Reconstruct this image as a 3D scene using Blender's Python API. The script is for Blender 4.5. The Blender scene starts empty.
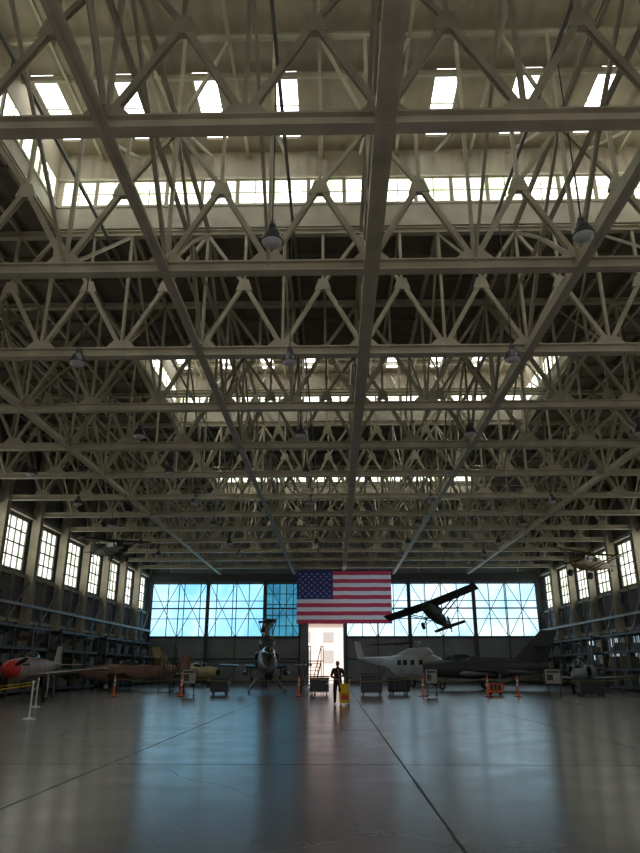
import bpy, bmesh, math, random
from mathutils import Vector, Matrix
random.seed(7)
S=bpy.context.scene
try:
    S.view_settings.view_transform='Standard'
except Exception: pass

# ------------------------------------------------------------ materials
def mat(name,col,rough=.6,metal=0.,noise=0.,nscale=3.,bump=0.,spec=.5,emit=None,estr=0.):
    m=bpy.data.materials.new(name); m.use_nodes=True
    nt=m.node_tree; b=nt.nodes['Principled BSDF']
    b.inputs['Roughness'].default_value=rough
    b.inputs['Metallic'].default_value=metal
    b.inputs['Specular IOR Level'].default_value=spec
    b.inputs['Base Color'].default_value=(*col,1)
    if noise>0:
        tc=nt.nodes.new('ShaderNodeTexCoord'); n=nt.nodes.new('ShaderNodeTexNoise')
        n.inputs['Scale'].default_value=nscale; n.inputs['Detail'].default_value=5
        r=nt.nodes.new('ShaderNodeValToRGB')
        r.color_ramp.elements[0].position=.3; r.color_ramp.elements[1].position=.7
        r.color_ramp.elements[0].color=(*[c*(1-noise) for c in col],1)
        r.color_ramp.elements[1].color=(*[min(1,c*(1+noise)) for c in col],1)
        nt.links.new(tc.outputs['Object'],n.inputs['Vector'])
        nt.links.new(n.outputs['Fac'],r.inputs['Fac'])
        nt.links.new(r.outputs['Color'],b.inputs['Base Color'])
    return m

def glow(name,c1,c2,strength,scale=.35):
    m=bpy.data.materials.new(name); m.use_nodes=True; nt=m.node_tree
    b=nt.nodes['Principled BSDF']; b.inputs['Base Color'].default_value=(.25,.27,.3,1); b.inputs['Roughness'].default_value=.3
    tc=nt.nodes.new('ShaderNodeTexCoord'); n=nt.nodes.new('ShaderNodeTexNoise'); n.inputs['Scale'].default_value=scale
    n.inputs['Detail'].default_value=3
    r=nt.nodes.new('ShaderNodeValToRGB'); r.color_ramp.elements[0].position=.35; r.color_ramp.elements[1].position=.65
    r.color_ramp.elements[0].color=(*c1,1); r.color_ramp.elements[1].color=(*c2,1)
    nt.links.new(tc.outputs['Object'],n.inputs['Vector']); nt.links.new(n.outputs['Fac'],r.inputs['Fac'])
    nt.links.new(r.outputs['Color'],b.inputs['Emission Color']); b.inputs['Emission Strength'].default_value=strength
    return m

def corrugated(name,col,axis='X',period=.3,strength=.6,noise=.15):
    m=mat(name,col,.7,0,noise,.8)
    nt=m.node_tree; b=nt.nodes['Principled BSDF']
    tc=nt.nodes.new('ShaderNodeTexCoord'); w=nt.nodes.new('ShaderNodeTexWave')
    w.bands_direction=axis; w.inputs['Scale'].default_value=1/period*.314
    nt.links.new(tc.outputs['Object'],w.inputs['Vector'])
    bp=nt.nodes.new('ShaderNodeBump'); bp.inputs['Strength'].default_value=strength; bp.inputs['Distance'].default_value=.06
    nt.links.new(w.outputs['Fac'],bp.inputs['Height']); nt.links.new(bp.outputs['Normal'],b.inputs['Normal'])
    return m

STEEL=mat('steel_paint_beige',(.45,.405,.305),.5,0,.18,1.2)
STEELG=mat('steel_paint_grey',(.24,.24,.23),.45,0,.2,1.5)
DARKST=mat('dark_steel',(.05,.055,.06),.5)
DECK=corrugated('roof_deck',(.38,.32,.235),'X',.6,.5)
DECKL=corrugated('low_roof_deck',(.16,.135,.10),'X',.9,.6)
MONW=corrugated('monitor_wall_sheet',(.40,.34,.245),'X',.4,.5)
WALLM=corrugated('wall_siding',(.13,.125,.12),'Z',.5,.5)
DOORM=mat('hangar_door_panel',(.26,.28,.28),.55,0,.15,.6)
SKYL=glow('skylight_panel',(.85,.92,.95),(1,1,1),6.0,.6)
STRIP=glow('clerestory_glass',(.34,.42,.22),(1,1,.96),3.6,1.3)
SIDEG=glow('side_window_glass',(.40,.45,.32),(1,.97,.88),2.8,.8)
BACKG=glow('back_window_glass',(.18,.52,.80),(.45,.80,1.0),1.65,.25)
BACKR=glow('back_window_glass_clear',(.36,.68,.88),(.74,.92,1.0),1.6,.25)
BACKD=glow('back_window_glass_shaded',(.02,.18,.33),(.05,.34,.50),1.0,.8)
LOWG=glow('low_window_glass',(.3,.5,.6),(.8,.9,1),1.2,.5)
CONC=mat('concrete_wall',(.30,.30,.28),.8,0,.15,2)

def floor_mat():
    m=bpy.data.materials.new('polished_concrete_floor'); m.use_nodes=True; nt=m.node_tree; L=nt.links
    b=nt.nodes['Principled BSDF']; tc=nt.nodes.new('ShaderNodeTexCoord')
    n=nt.nodes.new('ShaderNodeTexNoise'); n.inputs['Scale'].default_value=.35; n.inputs['Detail'].default_value=9; n.inputs['Roughness'].default_value=.65
    L.new(tc.outputs['Object'],n.inputs['Vector'])
    r=nt.nodes.new('ShaderNodeValToRGB'); r.color_ramp.elements[0].position=.3; r.color_ramp.elements[1].position=.72
    r.color_ramp.elements[0].color=(.135,.123,.135,1); r.color_ramp.elements[1].color=(.22,.202,.217,1)
    L.new(n.outputs['Fac'],r.inputs['Fac'])
    sx=nt.nodes.new('ShaderNodeSeparateXYZ')
    n2=nt.nodes.new('ShaderNodeTexNoise'); n2.inputs['Scale'].default_value=1.5; L.new(tc.outputs['Object'],n2.inputs['Vector'])
    L.new(tc.outputs['Object'],sx.inputs[0])
    def joint(out,off,half,w):
        a=nt.nodes.new('ShaderNodeMath'); a.operation='SUBTRACT'; a.inputs[1].default_value=off; L.new(out,a.inputs[0])
        p=nt.nodes.new('ShaderNodeMath'); p.operation='PINGPONG'; p.inputs[1].default_value=half; L.new(a.outputs[0],p.inputs[0])
        ma=nt.nodes.new('ShaderNodeMath'); ma.operation='MULTIPLY_ADD'; ma.inputs[1].default_value=.03; L.new(n2.outputs['Fac'],ma.inputs[0]); L.new(p.outputs[0],ma.inputs[2])
        c=nt.nodes.new('ShaderNodeMath'); c.operation='LESS_THAN'; c.inputs[1].default_value=w+.012; L.new(ma.outputs[0],c.inputs[0])
        return c.outputs[0]
    j1=joint(sx.outputs[0],1.12,2.47,.02); j2=joint(sx.outputs[1],12.75,3.52,.03)
    mx=nt.nodes.new('ShaderNodeMath'); mx.operation='MAXIMUM'; L.new(j1,mx.inputs[0]); L.new(j2,mx.inputs[1])
    v=nt.nodes.new('ShaderNodeTexVoronoi'); v.feature='DISTANCE_TO_EDGE'; v.inputs['Scale'].default_value=.09
    vm=nt.nodes.new('ShaderNodeVectorMath'); vm.operation='MULTIPLY_ADD'; vm.inputs[1].default_value=(1.6,1.6,0)
    L.new(n.outputs['Color'],vm.inputs[0]); L.new(tc.outputs['Object'],vm.inputs[2]); L.new(vm.outputs[0],v.inputs['Vector'])
    cr=nt.nodes.new('ShaderNodeMath'); cr.operation='LESS_THAN'; cr.inputs[1].default_value=.0006; L.new(v.outputs['Distance'],cr.inputs[0])
    cm=nt.nodes.new('ShaderNodeMath'); cm.operation='MULTIPLY'; cm.inputs[1].default_value=.5; L.new(cr.outputs[0],cm.inputs[0])
    mx2=nt.nodes.new('ShaderNodeMath'); mx2.operation='MAXIMUM'; L.new(mx.outputs[0],mx2.inputs[0]); L.new(cm.outputs[0],mx2.inputs[1])
    mix=nt.nodes.new('ShaderNodeMixRGB'); L.new(mx2.outputs[0],mix.inputs[0]); L.new(r.outputs['Color'],mix.inputs[1]); mix.inputs[2].default_value=(.025,.022,.02,1)
    L.new(mix.outputs[0],b.inputs['Base Color'])
    rr=nt.nodes.new('ShaderNodeMapRange'); rr.inputs['To Min'].default_value=.15; rr.inputs['To Max'].default_value=.30
    n3=nt.nodes.new('ShaderNodeTexNoise'); n3.inputs['Scale'].default_value=1.1; n3.inputs['Detail'].default_value=4; L.new(tc.outputs['Object'],n3.inputs['Vector'])
    L.new(n3.outputs['Fac'],rr.inputs['Value'])
    ad=nt.nodes.new('ShaderNodeMath'); ad.operation='MULTIPLY_ADD'; ad.inputs[1].default_value=.5; L.new(mx2.outputs[0],ad.inputs[0]); L.new(rr.outputs[0],ad.inputs[2])
    L.new(ad.outputs[0],b.inputs['Roughness'])
    b.inputs['Specular IOR Level'].default_value=1.0
    bp=nt.nodes.new('ShaderNodeBump'); bp.inputs['Strength'].default_value=.14; bp.inputs['Distance'].default_value=.012
    L.new(n3.outputs['Fac'],bp.inputs['Height']); L.new(bp.outputs['Normal'],b.inputs['Normal'])
    return m
FLOORM=floor_mat()

# ------------------------------------------------------------ mesh builder
class MB:
    def __init__(s): s.v=[];s.f=[];s.m=[]
    def add(s,vs,fs,mi=0):
        o=len(s.v); s.v+= [tuple(v) for v in vs]
        for f in fs: s.f.append([o+i for i in f]); s.m.append(mi)
    def box(s,x0,x1,y0,y1,z0,z1,mi=0):
        vs=[(x,y,z) for x in(x0,x1) for y in(y0,y1) for z in(z0,z1)]
        s.add(vs,[(0,1,3,2),(4,6,7,5),(0,4,5,1),(2,3,7,6),(0,2,6,4),(1,5,7,3)],mi)
    def prism(s,pts,d,mi=0):
        n=len(pts); d=Vector(d); vs=[Vector(p) for p in pts]+[Vector(p)+d for p in pts]
        fs=[tuple(range(n)),tuple(range(2*n-1,n-1,-1))]+[(i,(i+1)%n,n+(i+1)%n,n+i) for i in range(n)]
        s.add(vs,fs,mi)
    def member(s,p,q,w,d,mi=0,prof='I',up=(0,0,1),t=None):
        p=Vector(p);q=Vector(q);ax=(q-p).normalized();up=Vector(up)
        if abs(ax.dot(up))>.98: up=Vector((0,1,0))
        side=ax.cross(up).normalized(); u=side.cross(ax).normalized()
        a=w/2;b=d/2
        if prof=='box': P=[(-a,-b),(a,-b),(a,b),(-a,b)]
        elif prof=='L':
            t=t or min(w,d)*.18; P=[(-a,-b),(a,-b),(a,-b+t),(-a+t,-b+t),(-a+t,b),(-a,b)]
        else:
            t=t or min(w,d)*.14; h=t*.6
            P=[(-a,-b),(a,-b),(a,-b+t),(h,-b+t),(h,b-t),(a,b-t),(a,b),(-a,b),(-a,b-t),(-h,b-t),(-h,-b+t),(-a,-b+t)]
        s.prism([p+side*x+u*y for x,y in P],q-p,mi)
    def cyl(s,p,q,r0,r1=None,n=12,mi=0):
        if r1 is None:r1=r0
        p=Vector(p);q=Vector(q);ax=(q-p).normalized();up=Vector((0,0,1))
        if abs(ax.z)>.95: up=Vector((1,0,0))
        a=ax.cross(up).normalized();b=a.cross(ax)
        vs=[];
        for c,r in((p,r0),(q,r1)):
            for i in range(n):
                t=2*math.pi*i/n; vs.append(c+a*math.cos(t)*r+b*math.sin(t)*r)
        s.add(vs,[tuple(range(n)),tuple(range(n,2*n))]+[(i,(i+1)%n,n+(i+1)%n,n+i) for i in range(n)],mi)
    def tube(s,pts,r,n=6,mi=0):
        for i in range(len(pts)-1): s.cyl(pts[i],pts[i+1],r,r,n,mi)
    def loft(s,rings,mi=0,cap=True):
        n=len(rings[0]);vs=[v for r in rings for v in r];fs=[]
        for k in range(len(rings)-1):
            for i in range(n): fs.append((k*n+i,k*n+(i+1)%n,(k+1)*n+(i+1)%n,(k+1)*n+i))
        if cap: fs.append(tuple(range(n)));fs.append(tuple(range((len(rings)-1)*n,len(rings)*n)))
        s.add(vs,fs,mi)
    def lathe(s,c,prof,n=16,mi=0):
        c=Vector(c); rings=[[c+Vector((r*math.cos(2*math.pi*i/n),r*math.sin(2*math.pi*i/n),z)) for i in range(n)] for r,z in prof]
        s.loft(rings,mi)
    def ell(s,c,rx,ry,rz,mi=0,nu=16,nv=10):
        c=Vector(c);rings=[]
        for k in range(nv+1):
            t=-math.pi/2+math.pi*k/nv; t=max(-1.54,min(1.54,t))
            rings.append([c+Vector((rx*math.cos(t)*math.cos(2*math.pi*i/nu),ry*math.cos(t)*math.sin(2*math.pi*i/nu),rz*math.sin(t))) for i in range(nu)])
        s.loft(rings,mi)
    def build(s,name,mats,loc=(0,0,0),rot=(0,0,0),smooth=False,scale=1):
        me=bpy.data.meshes.new(name); me.from_pydata(s.v,[],s.f)
        for m in mats: me.materials.append(m)
        me.polygons.foreach_set('material_index',s.m)
        bm=bmesh.new();bm.from_mesh(me);bmesh.ops.recalc_face_normals(bm,faces=bm.faces);bm.to_mesh(me);bm.free()
        if smooth:
            me.polygons.foreach_set('use_smooth',[True]*len(me.polygons))
            try: me.set_sharp_from_angle(angle=math.radians(38))
            except Exception: pass
        me.update()
        return place(me,name,loc,rot,scale)
def place(me,name,loc=(0,0,0),rot=(0,0,0),scale=1):
    o=bpy.data.objects.new(name,me);bpy.context.collection.objects.link(o)
    o.location=loc;o.rotation_euler=rot;o.scale=(scale,)*3
    return o

def panel(mb,u0,u1,v0,v1,holes,fn,th,mi=0):
    us=sorted({u0,u1,*[h[0] for h in holes],*[h[1] for h in holes]})
    for a,b in zip(us,us[1:]):
        cov=sorted([(h[2],h[3]) for h in holes if h[0]<=a+1e-6 and h[1]>=b-1e-6])
        cur=v0; segs=[]
        for c in cov:
            if c[0]>cur: segs.append((cur,c[0]))
            cur=max(cur,c[1])
        if cur<v1: segs.append((cur,v1))
        for c,d in segs:
            vs=[fn(u,v,w) for u in(a,b) for v in(c,d) for w in(0,th)]
            mb.add(vs,[(0,1,3,2),(4,6,7,5),(0,4,5,1),(2,3,7,6),(0,2,6,4),(1,5,7,3)],mi)
def fbox(mb,fn,u0,u1,v0,v1,w0,w1,mi=0):
    vs=[fn(u,v,w) for u in(u0,u1) for v in(v0,v1) for w in(w0,w1)]
    mb.add(vs,[(0,1,3,2),(4,6,7,5),(0,4,5,1),(2,3,7,6),(0,2,6,4),(1,5,7,3)],mi)
def window(mb,fn,h,cols,rows,th,bar=.06,mf=0,mg=1,depth=.12):
    u0,u1,v0,v1=h
    fbox(mb,fn,u0,u1,v0,v1,th*.5,th*.5+.02,mg)
    for i in range(cols+1):
        u=u0+(u1-u0)*i/cols; u=min(max(u,u0+bar/2),u1-bar/2)
        fbox(mb,fn,u-bar/2,u+bar/2,v0,v1,th*.5-depth/2,th*.5+depth/2,mf)
    for j in range(rows+1):
        v=v0+(v1-v0)*j/rows; v=min(max(v,v0+bar/2),v1-bar/2)
        fbox(mb,fn,u0,u1,v-bar/2,v+bar/2,th*.5-depth/2+.01,th*.5+depth/2-.01,mf)

# ------------------------------------------------------------ dimensions
CX=1.08; P=2.85; B=5.35
XL=CX-8*P; XR=CX+8*P
YT=[11.2+B*i for i in range(-4,14)]
Y0=YT[0]; YE_=YT[-1]; Y1=YE_+.95
ZB=12.0; ZM=14.7; ZT=17.0; ZR=20.6
ML=-10.6; MR=12.9
MON=[(-10.2,.5),(11.2,21.9),(32.6,43.3),(54.0,64.7)]

mb=MB(); mb.box(XL-.5,XR+.5,Y0-1,Y1+.5,-.3,0); mb.build('floor',[FLOORM])
mb=MB(); mb.box(-250,250,-250,Y0-1,-.5,-.3); mb.box(-250,250,Y1+.5,300,-.5,-.3)
mb.build('ground',[mat('apron_concrete',(.5,.48,.44),.9,0,.1,.3)])

def truss_mesh():
    mb=MB()
    mb.member((XL+.1,0,ZB),(XR-.1,0,ZB),.32,.33,0,'I')
    mb.member((XL+.1,0,ZT-.1),(XR-.1,0,ZT-.1),.24,.24,0,'I')
    for k in range(-8,9):
        x=CX+k*P
        if abs(k)<8:
            mb.member((x,0,ZB+.15),(x,0,ZT-.2),.10,.13,0,'box')
            g=[(x-.55,-.09,ZB+.16),(x+.55,-.09,ZB+.16),(x+.26,-.09,ZB+.46),(x-.26,-.09,ZB+.46)]
            mb.prism(g,(0,.18,0))
        if k<8:
            px=x+P/2
            mb.member((x,0,ZB+.15),(px,0,ZM),.15,.15,0,'I',(0,1,0))
            mb.member((x+P,0,ZB+.15),(px,0,ZM),.15,.15,0,'I',(0,1,0))
            mb.prism([(px-.30,-.09,ZM-.28),(px+.30,-.09,ZM-.28),(px+.16,-.09,ZM+.16),(px-.16,-.09,ZM+.16)],(0,.18,0))
            mb.member((px,0,ZM),(px,0,ZT-.2),.10,.12,0,'box')
            if k%2==0:
                mb.member((px,0,ZM),(x,0,ZT-.2),.12,.12,0,'I',(0,1,0))
            else:
                mb.member((px,0,ZM),(x+P,0,ZT-.2),.12,.12,0,'I',(0,1,0))
    return mb
tm=truss_mesh().build('roof_truss',[STEEL],(0,YT[0]+.0,0)).data
for y in YT[1:-1]: place(tm,'roof_truss',(0,y,0))

def long_truss(c):
    mb=MB()
    for s in(-c,c): mb.member((s,Y0,ZB-.02),(s,YE_,ZB-.02),.11,.30,0,'L')
    mb.member((0,Y0,ZB-.14),(0,YE_,ZB-.14),c*2,.04,0,'box')
    mb.member((0,Y0,ZM),(0,YE_,ZM),.12,.12,0,'I')
    for i,y in enumerate(YT[:-1]):
        mb.member((0,y,ZB+.1),(0,y+B/2,ZM),.12,.12,0,'I',(1,0,0))
        mb.member((0,y+B,ZB+.1),(0,y+B/2,ZM),.12,.12,0,'I',(1,0,0))
        mb.member((0,y,ZT-.2),(0,y+B/2,ZM),.1,.1,0,'I',(1,0,0))
        mb.member((0,y+B,ZT-.2),(0,y+B/2,ZM),.1,.1,0,'I',(1,0,0))
        mb.prism([(-.08,y-.45,ZB+.12),(-.08,y+.45,ZB+.12),(-.08,y+.2,ZB+.42),(-.08,y-.2,ZB+.42)],(.16,0,0))
    return mb
long_truss(.15).build('longitudinal_truss',[STEEL],(CX,0,0))
lt=None
for k in(-5,-2,2,5):
    if lt is None: lt=long_truss(.085).build('longitudinal_truss',[STEEL],(CX+k*P,0,0)).data
    else: place(lt,'longitudinal_truss',(CX+k*P,0,0))

mb=MB()
def inmon(y): return any(a<=y<=b for a,b in MON)
for k in range(-8,9):
    x=CX+k*P
    for i,y in enumerate(YT[:-1]):
        ym=y+B/2
        if inmon(ym) and ML<x<MR:
            if k%2==0: mb.member((x,y,ZT),(x,y+B,ZT),.12,.18,0,'I')
            continue
        mb.member((x,y,ZT),(x,y+B,ZT),.14,.2,0,'I')
        xx=x+P/2
        if k<8: mb.member((xx,y,ZT+.02),(xx,y+B,ZT+.02),.1,.16,0,'I')
    if k%2==1 and abs(k)<8:
        for i,y in enumerate(YT[:-1]):
            mb.member((x,y,ZB+.1),(x,y+B,ZT-.2),.09,.09,0,'L')
            if i%2==0: mb.member((x,y+B,ZB+.1),(x,y,ZT-.2),.09,.09,0,'L')
mb.build('roof_purlins',[STEEL])

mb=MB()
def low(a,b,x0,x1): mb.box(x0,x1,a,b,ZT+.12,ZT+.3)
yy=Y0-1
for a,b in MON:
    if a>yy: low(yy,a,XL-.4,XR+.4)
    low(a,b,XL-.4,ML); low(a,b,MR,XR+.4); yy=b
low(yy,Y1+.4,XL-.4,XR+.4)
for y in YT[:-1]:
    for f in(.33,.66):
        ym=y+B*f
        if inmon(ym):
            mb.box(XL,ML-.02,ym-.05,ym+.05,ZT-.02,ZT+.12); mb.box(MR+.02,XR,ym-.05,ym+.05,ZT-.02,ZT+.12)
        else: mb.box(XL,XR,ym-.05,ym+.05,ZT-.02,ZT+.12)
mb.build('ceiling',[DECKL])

def monitor(a,b):
    mb=MB(); SK=(18.15,19.3)
    for y in(a,b): mb.box(ML,MR,y-.12,y+.12,ZT+.1,ZT+1.05,1)
    for x in(ML,MR): mb.box(x-.12,x+.12,a,b,ZT+.1,ZT+1.05,1)
    n=17; w=(MR-ML-.4)/n
    holes=[(ML+.2+i*w+.04,ML+.2+(i+1)*w-.04,*SK) for i in range(n)]
    for y in(a,b):
        fn=lambda u,v,t,y=y:(u,y-.05+t,v)
        panel(mb,ML,MR,ZT+1.05,ZR,holes,fn,.1,2)
        for h in holes: window(mb,fn,h,2,2,.1,.035,1,3,.08)
        mb.box(ML,MR,y-.16,y+.16,SK[0]-.12,SK[0]-.02,1); mb.box(ML,MR,y-.13,y+.13,SK[1]+.02,SK[1]+.1,1)
    n=7; w=(b-a-.4)/n
    holes=[(a+.2+i*w+.06,a+.2+(i+1)*w-.06,*SK) for i in range(n)]
    for x in(ML,MR):
        fn=lambda u,v,t,x=x:(x-.05+t,u,v)
        panel(mb,a,b,ZT+1.05,ZR,holes,fn,.1,2)
        for h in holes: window(mb,fn,h,2,2,.1,.04,1,3,.08)
        mb.box(x-.16,x+.16,a,b,SK[0]-.12,SK[0]-.02,1)
    holes=[]
    for k in range(-4,5):
        if k==0: continue
        x=1.2+2.77*k
        holes.append((x-.44,x+.44,b-3.9,b-.75))
    fn=lambda u,v,t:(u,v,ZR+t)
    panel(mb,ML-.2,MR+.2,a-.2,b+.2,holes,fn,.15,0)
    for h in holes: window(mb,fn,h,1,2,.15,.05,1,4,.1)
    for i in range(1,6):
        y=a+(b-a)*i/6
        if i in(4,): y-=.25
        mb.member((ML,y,ZR-.12),(MR,y,ZR-.12),.12,.22,1,'I')
    for k in range(-4,5,1):
        x=CX-.0+k*P+1.4
        if x>MR: continue
        mb.member((x,a,ZR-.28),(x,b,ZR-.28),.10,.14,1,'I')
    ym=(a+b)/2
    for k in range(-3,5,1):
        x=CX+k*P
        if x>MR-.3: continue
        mb.member((x,ym,ZT),(x,ym,ZR-.2),.11,.11,1,'I')
        for s in(-1,1):
            if k%2==0: mb.member((x,ym,ZT),(x+s*P/2,ym,ZR-.2),.10,.10,1,'I',(0,1,0))
        mb.member((x,ym,ZT),(x,b-.15,ZR-.3),.08,.08,1,'I',(1,0,0))
    mb.member((ML,ym,ZT+.1),(MR,ym,ZT+.1),.18,.2,1,'I')
    return mb
for a,b in MON: monitor(a,b).build('roof_monitor',[DECK,STEEL,MONW,STRIP,SKYL])

# ------------------------------------------------------------ side walls
for side,x in(('left',XL),('right',XR)):
    mb=MB(); s=1 if side=='right' else -1
    fn=lambda u,v,t,x=x,s=s:(x+s*t,u,v)
    holes=[];low_=[]
    for i,y in enumerate(YT[:-1]):
        holes.append((y+.42,y+B-.42,7.9,11.45))
        if side=='right' and 44<y<66: low_.append((y+.9,y+B-.9,1.7,4.2))
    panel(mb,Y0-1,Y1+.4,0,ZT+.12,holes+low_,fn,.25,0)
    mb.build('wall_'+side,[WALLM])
    mb=MB()
    for h in holes: window(mb,fn,h,5,4,.25,.10,0,1,.18)
    for h in low_: window(mb,fn,h,4,2,.25,.08,0,2,.16)
    mb.build('window_1' if side=='left' else 'window_2',[STEELG,SIDEG,LOWG])
    mb=MB(); X=x-s*.45
    for y in YT[:-1]:
        mb.member((X,y,0),(X,y,ZT-.3),.6,.5,2,'I',t=.07)
        mb.box(X-.45,X+.45,y-.4,y+.4,0,.35,1)
    for z in(4.6,7.6,11.7): mb.member((x-s*.2,Y0,z),(x-s*.2,Y1-.7,z),.3,.22,2,'I')
    mb.member((x-s*.85,Y0,5.6),(x-s*.85,Y1-.7,5.6),.12,.2,0,'I')
    mb.member((x-s*.85,Y0,4.0),(x-s*.85,Y1-.7,4.0),.12,.16,0,'I')
    for i,y in enumerate(YT[:-1]):
        mb.member((X,y,7.5),(X,y+B/2,4.7),.12,.12,0,'L'); mb.member((X,y+B,7.5),(X,y+B/2,4.7),.12,.12,0,'L')
        mb.member((X,y+B/2,0),(X,y+B/2,7.6),.14,.14,0,'I')
        mb.member((X,y,11.9),(X,y+B/2,ZT-.3),.12,.12,2,'L'); mb.member((X,y+B,11.9),(X,y+B/2,ZT-.3),.12,.12,2,'L')
    mb.build('wall_frame',[STEELG,CONC,STEEL])

# ------------------------------------------------------------ back wall / hangar doors
YB=Y1
fn=lambda u,v,t:(u,YB+t,v)
hL=(-21.2,-8.0,5.0,10.95); hD=(-7.9,-4.0,5.0,10.95); hR=(1.3,23.2,5.0,10.95); hO=(-3.0,.95,0,10.2)
mb=MB(); panel(mb,XL-.2,XR+.2,0,ZT+.12,[hL,hD,hR,hO],fn,.3,0); mb.build('wall_back',[DOORM])
mb=MB()
window(mb,fn,hL,7,3,.3,.09,0,1,.2); window(mb,fn,hD,5,5,.3,.09,0,2,.2); window(mb,fn,hR,12,3,.3,.09,0,3,.2)
mb.build('window_3',[DARKST,BACKG,BACKD,BACKR])
mb=MB()
def leaf(x0,x1,y):
    for x in(x0,x1): mb.member((x,y,0.02),(x,y,11.3),.2,.26,0,'I')
    for z in(.25,2.6,4.9,8.1,11.1): mb.member((x0,y,z),(x1,y,z),.14,.16,0,'box')
    n=max(1,round((x1-x0)/3.2)); 
    for i in range(n):
        a=x0+(x1-x0)*i/n; b=x0+(x1-x0)*(i+1)/n
        for z0,z1 in((4.9,11.1),):
            mb.member((a,y,z0),(b,y,z1),.07,.07,0,'box'); mb.member((b,y,z0),(a,y,z1),.07,.07,0,'box')
        if i: mb.member((a,y,0.02),(a,y,11.1),.1,.1,0,'box')
xs=[-21.3,-14.6,-8.0,-3.9]
for a,b in zip(xs,xs[1:]): leaf(a+.1,b-.1,YB-.32)
xs=[1.2,8.5,15.9,23.3]
for a,b in zip(xs,xs[1:]): leaf(a+.1,b-.1,YB-.32)
mb.box(XL+.6,XR-.6,YB-.5,YB-.03,11.25,12.0,0)
mb.build('door_1',[DARKST])
mb=MB(); mb.box(-25,25,125,140,-.3,9,0); mb.box(-25.5,25.5,124.5,140.5,9,9.6,1)
for i in range(12): mb.box(-22+i*4,-20.2+i*4,124.9,125,2.6,4.6,2)
for i in range(12): mb.box(-22+i*4,-20.2+i*4,124.9,125,6,7.6,2)
mb.build('neighbouring_building',[mat('stucco',(.85,.68,.60),.8,0,.06,1),mat('roof_trim',(.5,.3,.25),.7),mat('far_glass',(.45,.42,.40),.4)])
mb=MB(); mb.box(XL-.2,XR+.2,Y0-1,Y0-.7,11.5,ZT+.12)
mb.box(XL-.2,XL+9,Y0-1,Y0-.7,0,11.5); mb.box(XR-9,XR+.2,Y0-1,Y0-.7,0,11.5)
mb.build('wall_front',[DOORM])

# ------------------------------------------------------------ storage racks
boxc=[mat('crate_brown',(.16,.11,.06),.8),mat('crate_grey',(.14,.15,.15),.7),mat('crate_green',(.07,.09,.05),.7)]
def rack(x,y,rot,seed):
    rnd=random.Random(seed);mb=MB();L=8.2;D=.9;H=4.3
    for i in range(4):
        yy=-L/2+L*i/3
        for xx in(-D/2,D/2): mb.box(xx-.05,xx+.05,yy-.05,yy+.05,0,H,0)
        for z in(.4,1.8,3.2): mb.member((-D/2,yy,z),(D/2,yy,z+1),.04,.04,0,'box')
    for z in(.25,1.5,2.8,4.1):
        mb.box(-D/2,D/2,-L/2,L/2,z,z+.05,0)
        for xx in(-D/2,D/2): mb.box(xx-.03,xx+.03,-L/2,L/2,z-.1,z+.08,0)
        if z<4:
            yy=-L/2+.2
            while yy<L/2-.9:
                w=rnd.uniform(.4,1.0)
                if rnd.random()<.75: mb.box(-D/2+.1,D/2-.1,yy,yy+w,z+.05,z+.05+rnd.uniform(.3,.95),rnd.choice((1,2,3)))
                yy+=w+.1
    mb.build('storage_rack',[DARKST]+boxc,(x,y,0),(0,0,rot))
for i,y in enumerate((45.5,56,66.5,75.2)):
    rack(-20.3,y,0,i); rack(22.45,y,0,i+9)

# ------------------------------------------------------------ pendant lamps
LG=mat('lamp_housing',(.10,.10,.11),.35,.6); LW=mat('lamp_diffuser',(.40,.40,.42),.4); CB=mat('cord_black',(.03,.03,.03),.6)
mb=MB()
mb.cyl((0,0,.42),(0,0,5.66),.018,.018,6,2)
mb.lathe((0,0,0),[(.05,.45),(.09,.44),(.10,.30),(.14,.26)],14,0)
mb.lathe((0,0,0),[(.12,.28),(.19,.22),(.23,.1),(.27,0),(.28,-.02),(.27,-.03)],18,0)
mb.lathe((0,0,0),[(.25,-.02),(.22,-.09),(.12,-.15),(.02,-.17)],18,1)
for a in range(3):
    t=a*2.09; mb.tube([(.13*math.cos(t),.13*math.sin(t),.27),(.03*math.cos(t),.03*math.sin(t),.6)],.008,5,0)
lampme=None
LXS=[-15.6,-8.4,-1.42,5.85,13.1]
for r in range(8):
    y=13.8+6.75*r
    for j,x in enumerate(LXS):
        yy=y+ (0.0 if j%2 else .1)
        if any(abs(yy-t)<.45 for t in YT): yy+=.8
        if lampme is None: lampme=mb.build('pendant_lamp',[LG,LW,CB],(x,yy,11.05),smooth=True).data
        else: place(lampme,'pendant_lamp',(x,yy,11.05))
mb=MB()
for x in LXS: mb.box(x-.05,x+.05,Y0,YE_,16.72,16.82)
mb.build('lighting_conduit',[STEELG])

# ------------------------------------------------------------ flag
def fabric(name,col):
    m=bpy.data.materials.new(name);m.use_nodes=True;nt=m.node_tree;nt.nodes.remove(nt.nodes['Principled BSDF'])
    o=nt.nodes['Material Output'];d=nt.nodes.new('ShaderNodeBsdfDiffuse');t=nt.nodes.new('ShaderNodeBsdfTranslucent');x=nt.nodes.new('ShaderNodeMixShader')
    d.inputs[0].default_value=(*col,1);t.inputs[0].default_value=(*col,1);x.inputs[0].default_value=.6
    nt.links.new(d.outputs[0],x.inputs[1]);nt.links.new(t.outputs[0],x.inputs[2]);nt.links.new(x.outputs[0],o.inputs[0]);return m
FR=fabric('flag_red',(.62,.07,.13));FW=fabric('flag_white',(.88,.80,.86));FB=fabric('flag_blue',(.05,.06,.20))
FY=75.15; FX0,FX1,FZ0,FZ1=-4.0,6.0,6.0,11.4
def fyy(x,z): return FY-.5+.10*math.sin(x*1.9+z*.3)*(1-(z-FZ0)/8)+.05*math.sin(x*4.1)
mb=MB(); NC=60; NR=26
vs=[]
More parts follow.
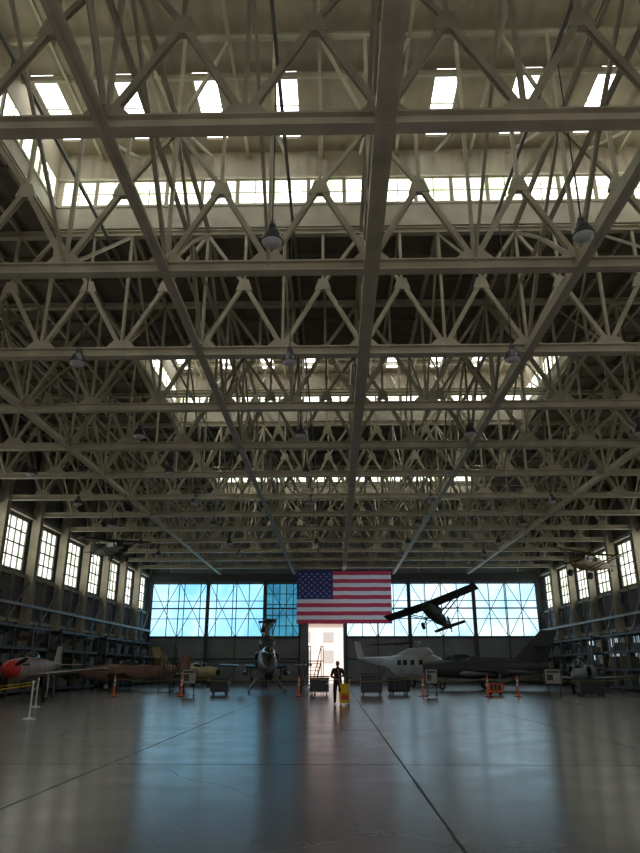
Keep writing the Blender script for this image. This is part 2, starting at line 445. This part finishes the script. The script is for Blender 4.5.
for j in range(NR+1):
    for i in range(NC+1):
        x=FX0+(FX1-FX0)*i/NC; z=FZ1-(FZ1-FZ0)*j/NR; vs.append((x,fyy(x,z),z))
mb.v=vs
for j in range(NR):
    for i in range(NC):
        a=j*(NC+1)+i; mb.f.append([a,a+1,a+NC+2,a+NC+1])
        st=j//2
        mb.m.append(2 if (i<NC*.38 and st<7) else (0 if st%2==0 else 1))
cw=(FX1-FX0)*.38;ch=(FZ1-FZ0)*7/13
for r in range(9):
    for c in range(6 if r%2==0 else 5):
        sx=FX0+cw*((2*c+1+(r%2))/12); sz=FZ1-ch*((r+1)/10); R=.165
        pts=[]
        for q in range(10):
            rr=R if q%2==0 else R*.42; t=math.pi/2+q*math.pi/5
            px=sx+rr*math.cos(t);pz=sz+rr*math.sin(t); pts.append((px,fyy(px,pz)-.035,pz))
        mb.prism(pts,(0,.015,0),1)
mb.cyl((FX0-.1,FY-.5,FZ1+.05),(FX1+.1,FY-.5,FZ1+.05),.05,.05,8,3)
for x in(FX0,-.7,2.6,FX1): mb.cyl((x,FY-.5,FZ1+.05),(x,FY+.15,ZB-.18),.02,.02,5,3)
mb.build('american_flag',[FR,FW,FB,DARKST],smooth=True)

# ------------------------------------------------------------ aircraft toolkit (nose toward -Y)
def ring(y,rx,rz,zc,n=20,e=1.0):
    out=[]
    for i in range(n):
        t=2*math.pi*i/n;c=math.cos(t);s=math.sin(t)
        out.append(Vector((rx*math.copysign(abs(c)**e,c),y,zc+rz*math.copysign(abs(s)**e,s))))
    return out
def fus(mb,st,mi=0,e=1.0):
    mb.loft([ring(y,rx,rz,zc,20,e) for y,rx,rz,zc in st],mi)
def surf(mb,r,t,th,mi=0,mirror=True):
    for s in((1,-1) if mirror else (1,)):
        rings=[]
        for (x,l,e,z),k in((r,1),(t,.5)):
            h=th*k/2;c=e-l
            rings.append([Vector((s*x,l,z)),Vector((s*x,l+c*.12,z+h*.7)),Vector((s*x,l+c*.4,z+h)),Vector((s*x,e,z)),Vector((s*x,l+c*.4,z-h)),Vector((s*x,l+c*.12,z-h*.7))])
        mb.loft(rings,mi)
def fin(mb,r,t,th,mi=0,x0=0):
    rings=[]
    for (z,l,e),k in((r,1),(t,.6)):
        h=th*k/2;c=e-l
        rings.append([Vector((x0,l,z)),Vector((x0+h,l+c*.35,z)),Vector((x0,e,z)),Vector((x0-h,l+c*.35,z))])
    mb.loft(rings,mi)
def wheel(mb,x,y,r,w,mt,mh):
    mb.cyl((x-w/2,y,r),(x+w/2,y,r),r,r,16,mt); mb.cyl((x-w/2-.01,y,r),(x+w/2+.01,y,r),r*.5,r*.5,12,mh)
def gear(mb,x,y,ztop,r,mt,mh,w=.18,xt=None):
    xt=x if xt is None else xt
    wheel(mb,x,y,r,w,mt,mh)
    off=w*.75*(1 if x>=0 else -1) if x else w*.75
    mb.cyl((x+off,y,r),(x+off,y,r+.35),.04,.04,8,mh); mb.cyl((x-off*.2,y,r),(x+off,y,r),.03,.03,8,mh)
    mb.cyl((x+off,y,r+.3),(xt+off*.5,y+.05,ztop),.065,.08,8,mh)
    mb.cyl((x+off,y,r+.5),(xt+off*.5,y+.5,ztop),.035,.035,6,mh)
TIRE=mat('tire_rubber',(.02,.02,.02),.8);HUB=mat('gear_metal',(.25,.25,.25),.4,.6);GLS=mat('canopy_glass',(.03,.05,.06),.12,0,spec=.5)
DK=mat('intake_dark',(.01,.01,.01),.9)
def paint(n,c,r=.45,me=0.,ns=.2): return mat(n,c,r,me,ns,.8)

def attack_jet(mb,h=1.55):
    z=h+.35
    fus(mb,[(0,.05,.05,z-.1),(.5,.25,.25,z-.07),(1.5,.48,.5,z),(2.8,.62,.68,z+.05),(4.5,.72,.8,z+.1),(7,.72,.78,z+.1),(9,.58,.62,z+.15),(10.6,.42,.45,z+.2),(11.2,.36,.38,z+.2)])
    mb.cyl((0,11.15,z+.2),(0,11.25,z+.2),.3,.3,16,3)
    mb.cyl((.35,-.2,z+.1),(.35,1.4,z+.25),.03,.04,6,2); mb.cyl((0,-.6,z-.1),(0,.1,z-.1),.02,.04,6,2)
    for s in(-1,1):
        mb.loft([ring(3.6,.24,.5,z+.3),ring(4.6,.32,.6,z+.25),ring(6.5,.2,.5,z+.2)],0)
        r=[[v+Vector((s*.78,0,0)) for v in ring(y,a,b,c)] for y,a,b,c in((3.5,.24,.48,z+.3),(4.6,.3,.6,z+.25),(6.8,.15,.45,z+.2))]
        mb.loft(r,0); mb.loft([[v+Vector((s*.78,0,0)) for v in ring(y,.19,.42,z+.3)] for y in(3.47,3.52)],3)
    mb.ell((0,3.1,z+.68),.40,1.25,.62,1); mb.box(-.42,.42,2.5,2.56,z+.5,z+1.18,0)
    mb.loft([ring(3.6,.3,.3,z+.8),ring(6,.25,.25,z+.7),ring(8,.12,.15,z+.5)],0)
    surf(mb,(.4,3.6,8.6,h),(4.1,7.0,8.4,h+.18),.34); surf(mb,(.2,9.0,10.8,z+.55),(1.7,10.3,11.1,z+.55),.14)
    fin(mb,(z+.4,7.6,11),(z+2.75,10.0,11.6),.4,5)
    for s in(-1,1):
        gear(mb,s*1.2,6.2,h,.36,4,2)
        mb.loft([[v+Vector((s*1.75,0,0)) for v in ring(y,r,r,h-.45)] for y,r in((3.2,.03),(3.8,.18),(5,.26),(6.5,.26),(8,.05))],5)
        mb.box(s*1.75-.05,s*1.75+.05,4.4,6.6,h-.3,h,0)
    gear(mb,0,1.9,z-.3,.26,4,2,.14)

def nose_intake_jet(mb,h=1.3):
    z=h+.25
    fus(mb,[(0,.42,.42,z),(.3,.52,.52,z),(1.5,.66,.68,z),(4,.74,.8,z),(6,.72,.78,z),(8.5,.52,.55,z+.1),(10,.38,.4,z+.15)])
    mb.cyl((0,-.02,z),(0,.04,z),.36,.36,20,3); mb.box(-.03,.03,-.03,.05,z-.36,z+.36,0); mb.cyl((0,10,z+.15),(0,10.05,z+.15),.3,.3,16,3)
    mb.ell((0,2.9,z+.62),.38,1.2,.55,1); mb.box(-.4,.4,2.2,2.26,z+.5,z+1.1,0)
    mb.loft([ring(3.4,.3,.3,z+.72),ring(6,.2,.25,z+.62),ring(8.2,.1,.15,z+.5)],0)
    surf(mb,(.4,3.2,6.2,z-.1),(5.2,6.8,8.1,z-.25),.26)
    fin(mb,(z+.4,7.0,10),(z+3.0,9.8,11.2),.2); surf(mb,(.06,9.0,10.4,z+1.7),(1.9,10.3,11.1,z+1.75),.12)
    for s in(-1,1):
        gear(mb,s*1.8,5.4,z-.3,.33,4,2); mb.box(s*2.6-.02,s*2.6+.02,4.6,7.2,z-.2,z+.12,0)
        mb.cyl((s*1.2,3.0,z-.35),(s*1.2,6.5,z-.35),.16,.1,12,5); mb.ell((s*1.2,3.0,z-.35),.16,.5,.16,5)
    gear(mb,0,1.4,z-.4,.26,4,2,.14)

def prop_fighter(mb,h=1.0,blades=3):
    z=h+.45
    mb.loft([ring(-.95,.03,.03,z),ring(-.8,.25,.25,z),ring(-.4,.46,.46,z),ring(0,.55,.55,z),ring(.3,.57,.58,z)],5)
    fus(mb,[(0.3,.57,.58,z),(.5,.59,.62,z),(1.2,.62,.68,z),(3,.58,.78,z+.05),(5,.42,.6,z+.1),(7,.24,.36,z+.2),(8.8,.06,.12,z+.3)])
    for i in range(blades):
        t=i*2*math.pi/blades+.5;c=Vector((math.cos(t),0,math.sin(t)));p=Vector((-math.sin(t),0,math.cos(t)))
        b=Vector((0,-.35,z))
        r=[[b+c*d+p*w+Vector((0,.04,0)),b+c*d+Vector((0,-.02,0)),b+c*d-p*w-Vector((0,.04,0)),b+c*d+Vector((0,.02,0))] for d,w in((.4,.06),(.8,.14),(1.15,.12),(1.35,.03))]
        mb.loft(r,3)
    mb.ell((0,3.4,z+.68),.34,1.0,.42,1)
    surf(mb,(.35,1.5,3.8,z-.4),(5.2,2.0,3.2,z+.05),.3); surf(mb,(.1,7.6,8.7,z+.3),(1.9,7.9,8.6,z+.3),.12)
    fin(mb,(z+.3,7.4,9.0),(z+1.6,8.1,9.0),.14)
    for s in(-1,1): gear(mb,s*1.7,1.7,z-.3,.36,4,2); 
    mb.cyl((0,8.2,.2),(0,8.1,z+.1),.04,.05,8,2); wheel(mb,0,8.2,.14,.1,4,2)
    for s in(-1,1): mb.cyl((s*.56,.5,z+.25),(s*.56,1.6,z+.28),.05,.05,8,3)

def high_wing(mb,span=4.9):
    z=0
    mb.loft([ring(-.3,.02,.02,z),ring(-.1,.13,.13,z)],5)
    fus(mb,[(-.1,.3,.3,z),(.1,.4,.4,z),(.9,.45,.5,z),(1.3,.48,.72,z+.15),(3,.46,.7,z+.15),(5,.24,.35,z+.12),(6.6,.06,.15,z+.15)],0,.8)
    mb.box(-.42,.42,1.05,1.5,z+.3,z+.78,1); mb.box(-.50,.50,1.5,2.9,z+.32,z+.75,1)
    surf(mb,(.0,1.1,2.85,z+.95),(span,1.2,2.75,z+1.1),.26); surf(mb,(.05,5.7,6.6,z+.2),(1.5,5.9,6.6,z+.2),.08)
    fin(mb,(z+.2,5.6,6.9),(z+1.25,6.2,6.9),.1)
    for s in(-1,1):
        mb.member((s*.45,1.7,z-.3),(s*2.6,1.75,z+.98),.06,.14,0,'box',(0,1,0)); mb.member((s*.45,2.5,z-.3),(s*2.6,2.4,z+.98),.06,.12,0,'box',(0,1,0))
        mb.cyl((s*.35,1.2,z-.35),(s*.95,1.25,z-.95),.05,.05,8,0); mb.cyl((s*.1,1.8,z-.5),(s*.95,1.25,z-.95),.03,.03,6,0)
        mb.cyl((s*.88,1.25,z-.95),(s*1.06,1.25,z-.95),.3,.3,16,4)
    for t in(.35,.35+math.pi):
        c=Vector((math.cos(t),0,math.sin(t)));p=Vector((-math.sin(t),0,math.cos(t)));b=Vector((0,-.2,z))
        mb.loft([[b+c*d+p*w,b+c*d+Vector((0,-.03,0)),b+c*d-p*w,b+c*d+Vector((0,.03,0))] for d,w in((.05,.05),(.5,.09),(.95,.04))],3)
    mb.cyl((0,6.4,z-.2),(0,6.3,z+.1),.03,.03,6,2); mb.cyl((-.04,6.4,z-.2),(.04,6.4,z-.2),.1,.1,12,4)

def helicopter(mb,h=.6):
    z=h+1.15
    fus(mb,[(0,.25,.25,z-.35),(.3,.7,.6,z-.25),(1.0,1.0,.95,z-.05),(2.2,1.1,1.15,z+.05),(5,1.1,1.15,z+.05),(6.8,.8,.9,z+.2),(8,.45,.55,z+.45),(11.5,.22,.28,z+.7),(13,.15,.2,z+.9)],0,.75)
    mb.loft([ring(1.6,.3,.1,z+1.2),ring(2.2,.55,.42,z+1.3),ring(4.8,.5,.42,z+1.3),ring(6.4,.2,.15,z+1.1)],0)
    mb.box(-.98,.98,.35,.95,z+.0,z+.42,1)
    for s in(-1,1):
        for y in(1.6,2.8,3.9,4.8): mb.box(s*1.1-.03,s*1.1+.03,y,y+.5,z+.15,z+.6,1)
        gear(mb,s*1.35,2.8,z-.8,.33,4,2)
    fin(mb,(z+.8,12,13.4),(z+2.6,13,14.0),.2); surf(mb,(.1,11.4,12.2,z+.8),(1.3,11.6,12.1,z+.8),.08)
    mb.cyl((0,3.6,z+1.5),(0,3.6,z+2.3),.12,.09,10,2); mb.cyl((0,3.6,z+2.15),(0,3.6,z+2.35),.3,.25,12,2)
    for i in range(4):
        t=math.pi/2+(i-1.5)*.22; mb.member((.2*math.cos(t),3.6+.2*math.sin(t),z+2.25),(6*math.cos(t),3.6+6*math.sin(t),z+2.1),.26,.04,3,'box')
    wheel(mb,0,11,.2,.14,4,2); mb.cyl((0,11,.2),(0,10.9,z+.5),.05,.05,8,2)

def attack_helicopter(mb,h=.5):
    z=h+.75
    fus(mb,[(0,.1,.12,z-.1),(.3,.3,.3,z-.05),(1.2,.42,.5,z),(2.5,.48,.75,z+.15),(4,.5,.85,z+.25),(5.5,.45,.75,z+.3),(7,.26,.4,z+.4),(11.5,.12,.2,z+.7)])
    mb.ell((0,2.0,z+.62),.34,1.5,.42,1)
    mb.loft([ring(3.6,.3,.2,z+1.1),ring(4.2,.46,.44,z+1.2),ring(6,.4,.4,z+1.1),ring(6.6,.2,.2,z+1.0)],0)
    mb.cyl((0,4.6,z+1.4),(0,4.6,z+2.45),.15,.11,10,5); mb.cyl((0,4.6,z+2.1),(0,4.6,z+2.5),.26,.2,12,5)
    mb.box(-.5,.5,4.5,4.7,z+2.28,z+2.40,5)
    for s in(-1,1):
        mb.member((0,4.6,z+2.34),(0,4.6+s*5.6,z+2.1),.5,.05,3,'box')
        mb.tube([(s*.45,4.6,z+2.34),(s*.2,4.6,z+1.3)],.03,6,5)
        mb.cyl((s*1.3,3.9,z),(s*1.3,5.5,z),.22,.22,12,5)
        mb.tube([(s*.9,1.8,.2),(s*.9,2.1,.08),(s*.9,5.6,.08)],.05,8,2)
        for y in(2.8,4.8): mb.tube([(s*.35,y,z-.35),(s*.8,y,.35),(s*.9,y,.08)],.045,8,2)
    surf(mb,(.3,4.2,5.2,z+.3),(1.7,4.4,5.0,z+.25),.14,0)
    mb.cyl((0,.5,z-.45),(0,.7,z-.3),.2,.2,10,3); mb.cyl((0,-.2,z-.45),(0,.6,z-.45),.05,.05,8,3)
    fin(mb,(z+.6,11,12),(z+2.2,11.9,12.6),.16)

def aircraft(fn_,name,x,y,rot,cols,z=0,rx=0,ry=0,scale=1,pivot=4.5,**kw):
    mb=MB();fn_(mb,**kw); mb.v=[(a,b-pivot,c) for a,b,c in mb.v]
    mats=[cols[0],GLS,HUB,DK,TIRE,cols[1]]
    return mb.build(name,mats,(x,y,z),(math.radians(rx),math.radians(ry),math.radians(rot)),True,scale)
dg=paint('jet_dark_grey',(.045,.05,.054));lg=paint('jet_light_grey',(.20,.22,.23));cream=paint('jet_cream',(.50,.40,.20))
sal=paint('faded_pink_paint',(.27,.15,.12),.6,0,.35);red=mat('red_paint',(.6,.03,.02),.35);sil=paint('bare_aluminium',(.40,.41,.42),.4,.1)
olive=paint('olive_drab',(.03,.033,.025),.7);yel=mat('yellow_paint',(.65,.38,.05),.4);whi=paint('white_paint',(.36,.28,.26),.5,0,.3);brn=paint('tan_paint',(.20,.14,.07))
aircraft(attack_helicopter,'attack_helicopter',-4.75,50.5,7,(dg,lg),pivot=4.6,scale=1.3)
aircraft(attack_jet,'attack_jet',-6.6,70.0,6,(dg,dg),pivot=5,scale=1.12)
aircraft(nose_intake_jet,'swept_wing_jet',-14.2,69.5,58,(cream,whi),pivot=5,scale=.8)
aircraft(helicopter,'helicopter',7.7,70.5,34,(sil,dg),pivot=4)
aircraft(prop_fighter,'propeller_fighter',-16.2,38,2,(whi,red),pivot=2.5,scale=.8,h=1.45)
aircraft(prop_fighter,'propeller_fighter',-15.2,56.5,-75,(sal,sal),pivot=4.4,scale=.85)
aircraft(nose_intake_jet,'swept_wing_jet',12.0,58.5,-84,(dg,lg),pivot=5)
aircraft(attack_jet,'attack_jet',17.0,50.6,-28,(lg,dg),pivot=5,h=1.2,scale=.75)
o=aircraft(high_wing,'high_wing_airplane',8.6,62,-24,(olive,olive),z=6.0,rx=-14,ry=-17,pivot=2,span=4.3)
o2=aircraft(high_wing,'yellow_trainer_airplane',19.0,53,-50,(brn,yel),z=9.0,ry=14,pivot=2,span=3.2,scale=.85)
o3=aircraft(high_wing,'glider',-16.6,52,50,(olive,olive),z=10.0,ry=-4,pivot=2,span=4.2,scale=.7)
bpy.context.view_layer.update()
for ob in(o,o2,o3):
    mb=MB()
    yk=min(YT,key=lambda t:abs(t-ob.location.y))
    for s in(-.6,.6):
        p=ob.matrix_world@Vector((s,0,1.0)); mb.cyl(p,(p.x+s,yk,ZB-.17),.02,.02,5)
    w=mb.build('cables',[CB]);w.parent=ob;w.matrix_parent_inverse=ob.matrix_world.inverted()

# ------------------------------------------------------------ barrier items
OR=mat('orange_plastic',(.85,.16,.03),.5);WH=mat('white_plastic',(.75,.75,.75),.5);BK=mat('black_rubber',(.02,.02,.02),.7);YE=mat('yellow_plastic',(.85,.55,.02),.4)
mb=MB();mb.lathe((0,0,0),[(.24,0),(.24,.05),(.1,.08),(.06,.1),(.055,1.05),(.03,1.1),(.05,1.14),(.05,1.2)],14,0)
mb.lathe((0,0,0),[(.058,.6),(.062,.61),(.062,.72),(.058,.73)],14,1);mb.lathe((0,0,0),[(.058,.82),(.062,.83),(.062,.94),(.058,.95)],14,1);mb.lathe((0,0,0),[(.27,0),(.27,.03)],14,2)
CY=43.5
CXS=[-13.1,-9.1,-2.15,5.15,8.95,10.7,17.9]
cone=None
for x in CXS:
    if cone is None: cone=mb.build('traffic_delineator',[OR,WH,BK],(x,CY,0),smooth=True).data
    else: place(cone,'traffic_delineator',(x,CY,0))
mb=MB()
for a,b in zip(CXS,CXS[1:]):
    pts=[(a+.08+(b-a-.16)*i/8,CY,1.0-.16*math.sin(math.pi*i/8)) for i in range(9)]
    for p,q in zip(pts,pts[1:]): mb.member(p,q,.02,.03,0,'box')
mb.build('barrier_tape',[mat('tape_dull',(.35,.28,.08),.6)])
mb=MB();mb.lathe((0,0,0),[(.2,0),(.2,.03),(.05,.06),(.03,.08),(.03,1.05),(.05,1.08),(.05,1.14),(.01,1.17)],14,0)
SP=[(-9.75,23.6),(-12.6,31.0),(-17.5,31.0),(-15.0,23.6)]
st=None
for x,y in SP:
    if st is None: st=mb.build('stanchion_post',[WH],(x,y,0),smooth=True).data
    else: place(st,'stanchion_post',(x,y,0))
mb=MB()
for a,b in((SP[0],SP[1]),(SP[1],SP[2]),(SP[0],SP[3])):
    A=Vector((*a,0));Bv=Vector((*b,0));d=(Bv-A).normalized()*.06;A+=d;Bv-=d
    pts=[Vector((A.x+(Bv.x-A.x)*i/10,A.y+(Bv.y-A.y)*i/10,1.02-.22*math.sin(math.pi*i/10))) for i in range(11)]
    mb.tube(pts,.014,6)
mb.build('barrier_rope',[YE])
SIGN=mat('sign_face',(.4,.4,.4),.5)
def board(x,y,w=1.2,rot=0):
    mb=MB();mb.box(-w/2,w/2,-.03,.0,.7,1.5,0);mb.box(-w/2-.04,w/2+.04,0,.05,.66,1.54,1)
    for s in(-1,1): mb.cyl((s*w*.4,.02,0),(s*w*.4,.02,.7),.025,.025,8,1);mb.box(s*w*.4-.03,s*w*.4+.03,-.3,.3,0,.04,1)
    mb.box(-w*.4,w*.4,-.035,-.03,1.3,1.42,2);mb.box(-w*.4,0,-.035,-.03,.85,1.22,2)
    mb.build('information_board',[SIGN,BK,DARKST],(x,y,0),(0,0,rot))
board(-8.9,44.6,.8);board(5.9,45.2,.7,.1);board(13.2,44.8,.9,-.1)
def cart(x,y,m,w=1.6,d=.9,h=1.1,name='tool_cart',rot=0):
    mb=MB();mb.box(-w/2,w/2,-d/2,d/2,.18,h*.5,0);mb.box(-w/2,w/2,-d/2,d/2,h*.5+.02,h*.78,0);mb.box(-w/2-.03,w/2+.03,-d/2-.03,d/2+.03,h*.8,h*.86,1)
    for i in range(3): mb.box(-w/2+.1+i*(w-.2)/3,-w/2+.02+(i+1)*(w-.2)/3,-d/2-.02,-d/2,.3,h*.72,1)
    for a in(-1,1):
        for b in(-1,1): mb.cyl((a*(w/2-.15)-.03,b*(d/2-.12),.09),(a*(w/2-.15)+.03,b*(d/2-.12),.09),.09,.09,12,2)
    mb.tube([(w/2,-d/2+.1,h*.7),(w/2+.2,-d/2+.1,h),(w/2+.2,d/2-.1,h),(w/2,d/2-.1,h*.7)],.02,6,1)
    mb.build(name,[m,DARKST,BK],(x,y,0),(0,0,rot))
cart(2.2,45,dg,1.3,.8,1.5);cart(4.0,46.6,BK,1.2,.8,1.2,rot=.2);cart(9.8,45.5,OR,.9,.7,.9,'orange_equipment_cart');cart(15.4,44.8,dg,1.4,.8,1.1)
cart(-1.0,46.5,dg,1.2,.8,1.3);cart(-7.2,46.0,dg,1.1,.8,1.3)
def steps(x,y,rot):
    mb=MB()
    for i in range(8):
        mb.box(-.45,.45,i*.28,i*.28+.28,.24*i+.2,.24*i+.24,0)
    for s in(-.47,.47):
        mb.member((s,0,.1),(s,2.24,2.1),.05,.14,0,'box');mb.tube([(s,0,.2),(s,0,1.1),(s,2.2,3.1),(s,2.9,3.1),(s,2.9,0)],.03,6,0);mb.tube([(s,2.2,3.1),(s,2.2,0),(s,0,.1)],.03,6,0)
        mb.member((s,1.1,1.05),(s,1.1,2.1),.03,.03,0,'box')
    mb.box(-.47,.47,2.2,2.9,2.05,2.11,0)
    for s in(-1,1):
        for yy in(.1,2.8): mb.cyl((s*.5-.03,yy,.1),(s*.5+.03,yy,.1),.1,.1,12,1)
    mb.build('boarding_stairs',[DARKST,BK],(x,y,0),(0,0,rot))
steps(-10.6,49.3,.5);steps(-1.9,50.5,-.2)

# ------------------------------------------------------------ mop bucket
BX,BY=.42,33.0
mb=MB()
def rr(w,d,z): return [Vector((x*w/2,y*d/2,z)) for x,y in((-1,-.7),(-.7,-1),(.7,-1),(1,-.7),(1,.7),(.7,1),(-.7,1),(-1,.7))]
mb.loft([rr(.40,.5,.10),rr(.42,.52,.14),rr(.50,.62,.52),rr(.54,.66,.54),rr(.54,.66,.57),rr(.46,.58,.57),rr(.42,.52,.3)],0)
mb.loft([[v+Vector((0,.1,0)) for v in rr(a,b,z)] for a,b,z in((.30,.26,.45),(.34,.3,.62),(.42,.36,.86),(.44,.38,.9),(.38,.32,.9),(.30,.24,.7))],0)
mb.tube([(.2,.2,.8),(.24,.28,1.0),(.24,.36,1.12)],.02,8,0);mb.box(.17,.31,.33,.38,1.1,1.16,1)
mb.tube([(-.26,-.2,.55),(-.28,0,.68),(-.26,.2,.55)],.012,6,1)
for a in(-1,1):
    for b in(-1,1): mb.cyl((a*.17-.02,b*.2,.05),(a*.17+.02,b*.2,.05),.05,.05,12,1);mb.cyl((a*.17,b*.2,.05),(a*.17,b*.2,.13),.015,.015,6,1)
mb.box(-.15,.15,-.325,-.29,.25,.45,2)
mb.build('mop_bucket',[YE,BK,mat('warning_label',(.6,.05,.03),.5)],(BX,BY,0),smooth=True)

# ------------------------------------------------------------ janitor
def skinobj(verts,edges,radii,sub=2):
    me=bpy.data.meshes.new('tmp');me.from_pydata([tuple(v) for v in verts],edges,[])
    o=bpy.data.objects.new('tmp',me);bpy.context.collection.objects.link(o)
    md=o.modifiers.new('s','SKIN');md.use_smooth_shade=True
    for i,r in enumerate(radii):
        sv=me.skin_vertices[0].data[i]
        sv.radius=(r,r) if not isinstance(r,tuple) else r
        sv.use_root=(i==0)
    ss=o.modifiers.new('u','SUBSURF');ss.levels=sub;ss.render_levels=sub
    dg_=bpy.context.evaluated_depsgraph_get();me2=bpy.data.meshes.new_from_object(o.evaluated_get(dg_))
    bpy.data.objects.remove(o);return me2
J={'pel':((0,.02,.95),(.18,.14)),'sp':((0,0,1.12),(.17,.13)),'ch':((0,-.03,1.32),(.21,.145)),'nb':((0,-.05,1.46),.09),'nk':((0,-.075,1.55),.06),
'sL':((.20,-.03,1.42),.085),'eL':((.28,-.07,1.15),.06),'wL':((.13,-.31,1.16),.038),
'sR':((-.20,-.03,1.42),.085),'eR':((-.28,-.06,1.14),.06),'wR':((-.04,-.30,1.02),.038),
'hL':((.10,.02,.88),.12),'kL':((.13,-.05,.50),.09),'aL':((.13,.04,.11),.065),'tL':((.15,-.13,.05),.048),
'hR':((-.10,.02,.88),.12),'kR':((-.13,.02,.50),.09),'aR':((-.13,.16,.11),.065),'tR':((-.15,-.01,.05),.048)}
E=[('pel','sp'),('sp','ch'),('ch','nb'),('nb','nk'),('ch','sL'),('sL','eL'),('eL','wL'),('ch','sR'),('sR','eR'),('eR','wR'),('pel','hL'),('hL','kL'),('kL','aL'),('aL','tL'),('pel','hR'),('hR','kR'),('kR','aR'),('aR','tR')]
ks=list(J);me=skinobj([J[k][0] for k in ks],[(ks.index(a),ks.index(b)) for a,b in E],[J[k][1] for k in ks])
SK_=mat('skin',(.35,.19,.12),.5);SH=mat('dark_shirt',(.025,.028,.035),.8);PT=mat('dark_trousers',(.02,.022,.03),.85);SHOE=mat('black_shoes',(.01,.01,.01),.5);HAIR=mat('dark_hair',(.015,.01,.008),.7)
for m in(SH,PT,SHOE,SK_): me.materials.append(m)
for p in me.polygons:
    c=p.center; p.use_smooth=True
    p.material_index=2 if c.z<.12 else (1 if c.z<.98 and abs(c.x)<.24 and c.y>-.2 else 0)
    if c.z>1.5 and abs(c.x)<.1: p.material_index=3
    if c.y<-.2 and c.z>.9: p.material_index=3
root=bpy.data.objects.new('janitor',None);bpy.context.collection.objects.link(root);root.location=(.12,33.98,0);root.scale=(1.05,)*3
body=place(me,'body');body.parent=root
mb=MB();rings=[]
hc=Vector((0,-.11,1.655))
for k in range(15):
    t=-1.5+3.0*k/14; z=.125*math.sin(t); w=.078*math.cos(t)**.8; 
    if z<-.03: w*=1-.35*((-z-.03)/.1)
    ring_=[]
    for i in range(20):
        a=2*math.pi*i/20; x=w*math.cos(a); y=w*1.22*math.sin(a)
        if math.sin(a)<-.94 and -.045<z<.02: y-=.02*(1-(z+.045)/.065*.6)
        ring_.append(hc+Vector((x,y,z)))
    rings.append(ring_)
mb.loft(rings,0)
for s in(-1,1):
    mb.ell(hc+Vector((s*.03,-.085,.005)),.012,.008,.008,2,8,6);mb.ell(hc+Vector((s*.03,-.093,.005)),.005,.003,.005,1,8,6)
    mb.ell(hc+Vector((s*.08,.005,-.005)),.01,.02,.032,0,8,6); mb.box(hc.x+s*.03-.016,hc.x+s*.03+.016,hc.y-.098,hc.y-.085,hc.z+.022,hc.z+.028,1)
mb.ell(hc+Vector((0,-.082,-.058)),.024,.008,.006,3,10,6)
mb.ell(hc+Vector((0,.022,.035)),.088,.098,.105,1,18,12)
h=mb.build('head',[SK_,HAIR,mat('eye_white',(.8,.8,.8),.3),mat('lips',(.3,.1,.08),.5)],smooth=True);h.parent=root
HB=Vector((.10,-.58,.75));HT=Vector((.02,-.33,1.45))
def hp(z): return HB+(HT-HB)*((z-HB.z)/(HT.z-HB.z))
for hn,wr,z0,s in(('hand_left',J['wL'][0],1.16,1),('hand_right',J['wR'][0],1.02,-1)):
    g=hp(z0);w=Vector(wr);V=[w,w.lerp(g+Vector((s*.035,.01,0)),.55),g+Vector((s*.036,0,0))];Ed=[(0,1),(1,2)];R=[(.026,.02),(.036,.02),(.038,.018)]
    for i in range(4):
        zz=.03-.021*i;L=1-.08*abs(i-1)
        b=len(V);V+=[g+Vector((s*.034,-.014,zz)),g+Vector((s*.012,-.034*L,zz)),g+Vector((-s*.018,-.026*L,zz)),g+Vector((-s*.024*L,-.004,zz))];R+=[.010,.009,.0085,.0075]
        Ed+=[(2,b),(b,b+1),(b+1,b+2),(b+2,b+3)]
    b=len(V);V+=[g+Vector((s*.03,.022,.025)),g+Vector((s*.004,.028,.04)),g+Vector((-s*.02,.016,.045))];R+=[.012,.010,.008];Ed+=[(1,b),(b,b+1),(b+1,b+2)]
    mh=skinobj(V,Ed,R,1);mh.materials.append(SK_)
    for p in mh.polygons:p.use_smooth=True
    ho=place(mh,hn);ho.parent=root
mb=MB();mb.cyl(HB,HT,.013,.013,10,0);mo=mb.build('mop_handle',[mat('wood_handle',(.5,.33,.15),.5)]);mo.parent=root

# ------------------------------------------------------------ world, sun, camera
w=bpy.data.worlds.new('World');S.world=w;w.use_nodes=True;nt=w.node_tree
bg=nt.nodes['Background'];bg.inputs['Color'].default_value=(.88,.91,1,1);bg.inputs['Strength'].default_value=1.1
sd=bpy.data.lights.new('sun','SUN');sd.energy=4.2;sd.angle=.01;sd.color=(1,.93,.86)
so=bpy.data.objects.new('sun',sd);bpy.context.collection.objects.link(so);so.rotation_euler=(math.radians(38),math.radians(8),0)
cd=bpy.data.cameras.new('camera');cd.sensor_fit='VERTICAL';cd.sensor_height=36;cd.sensor_width=27;cd.lens=690/853*36;cd.clip_end=1000
co=bpy.data.objects.new('camera',cd);bpy.context.collection.objects.link(co);co.location=(0,0,1.5)
co.rotation_euler=(math.radians(90+19.4),0,math.radians(1.18));S.camera=co
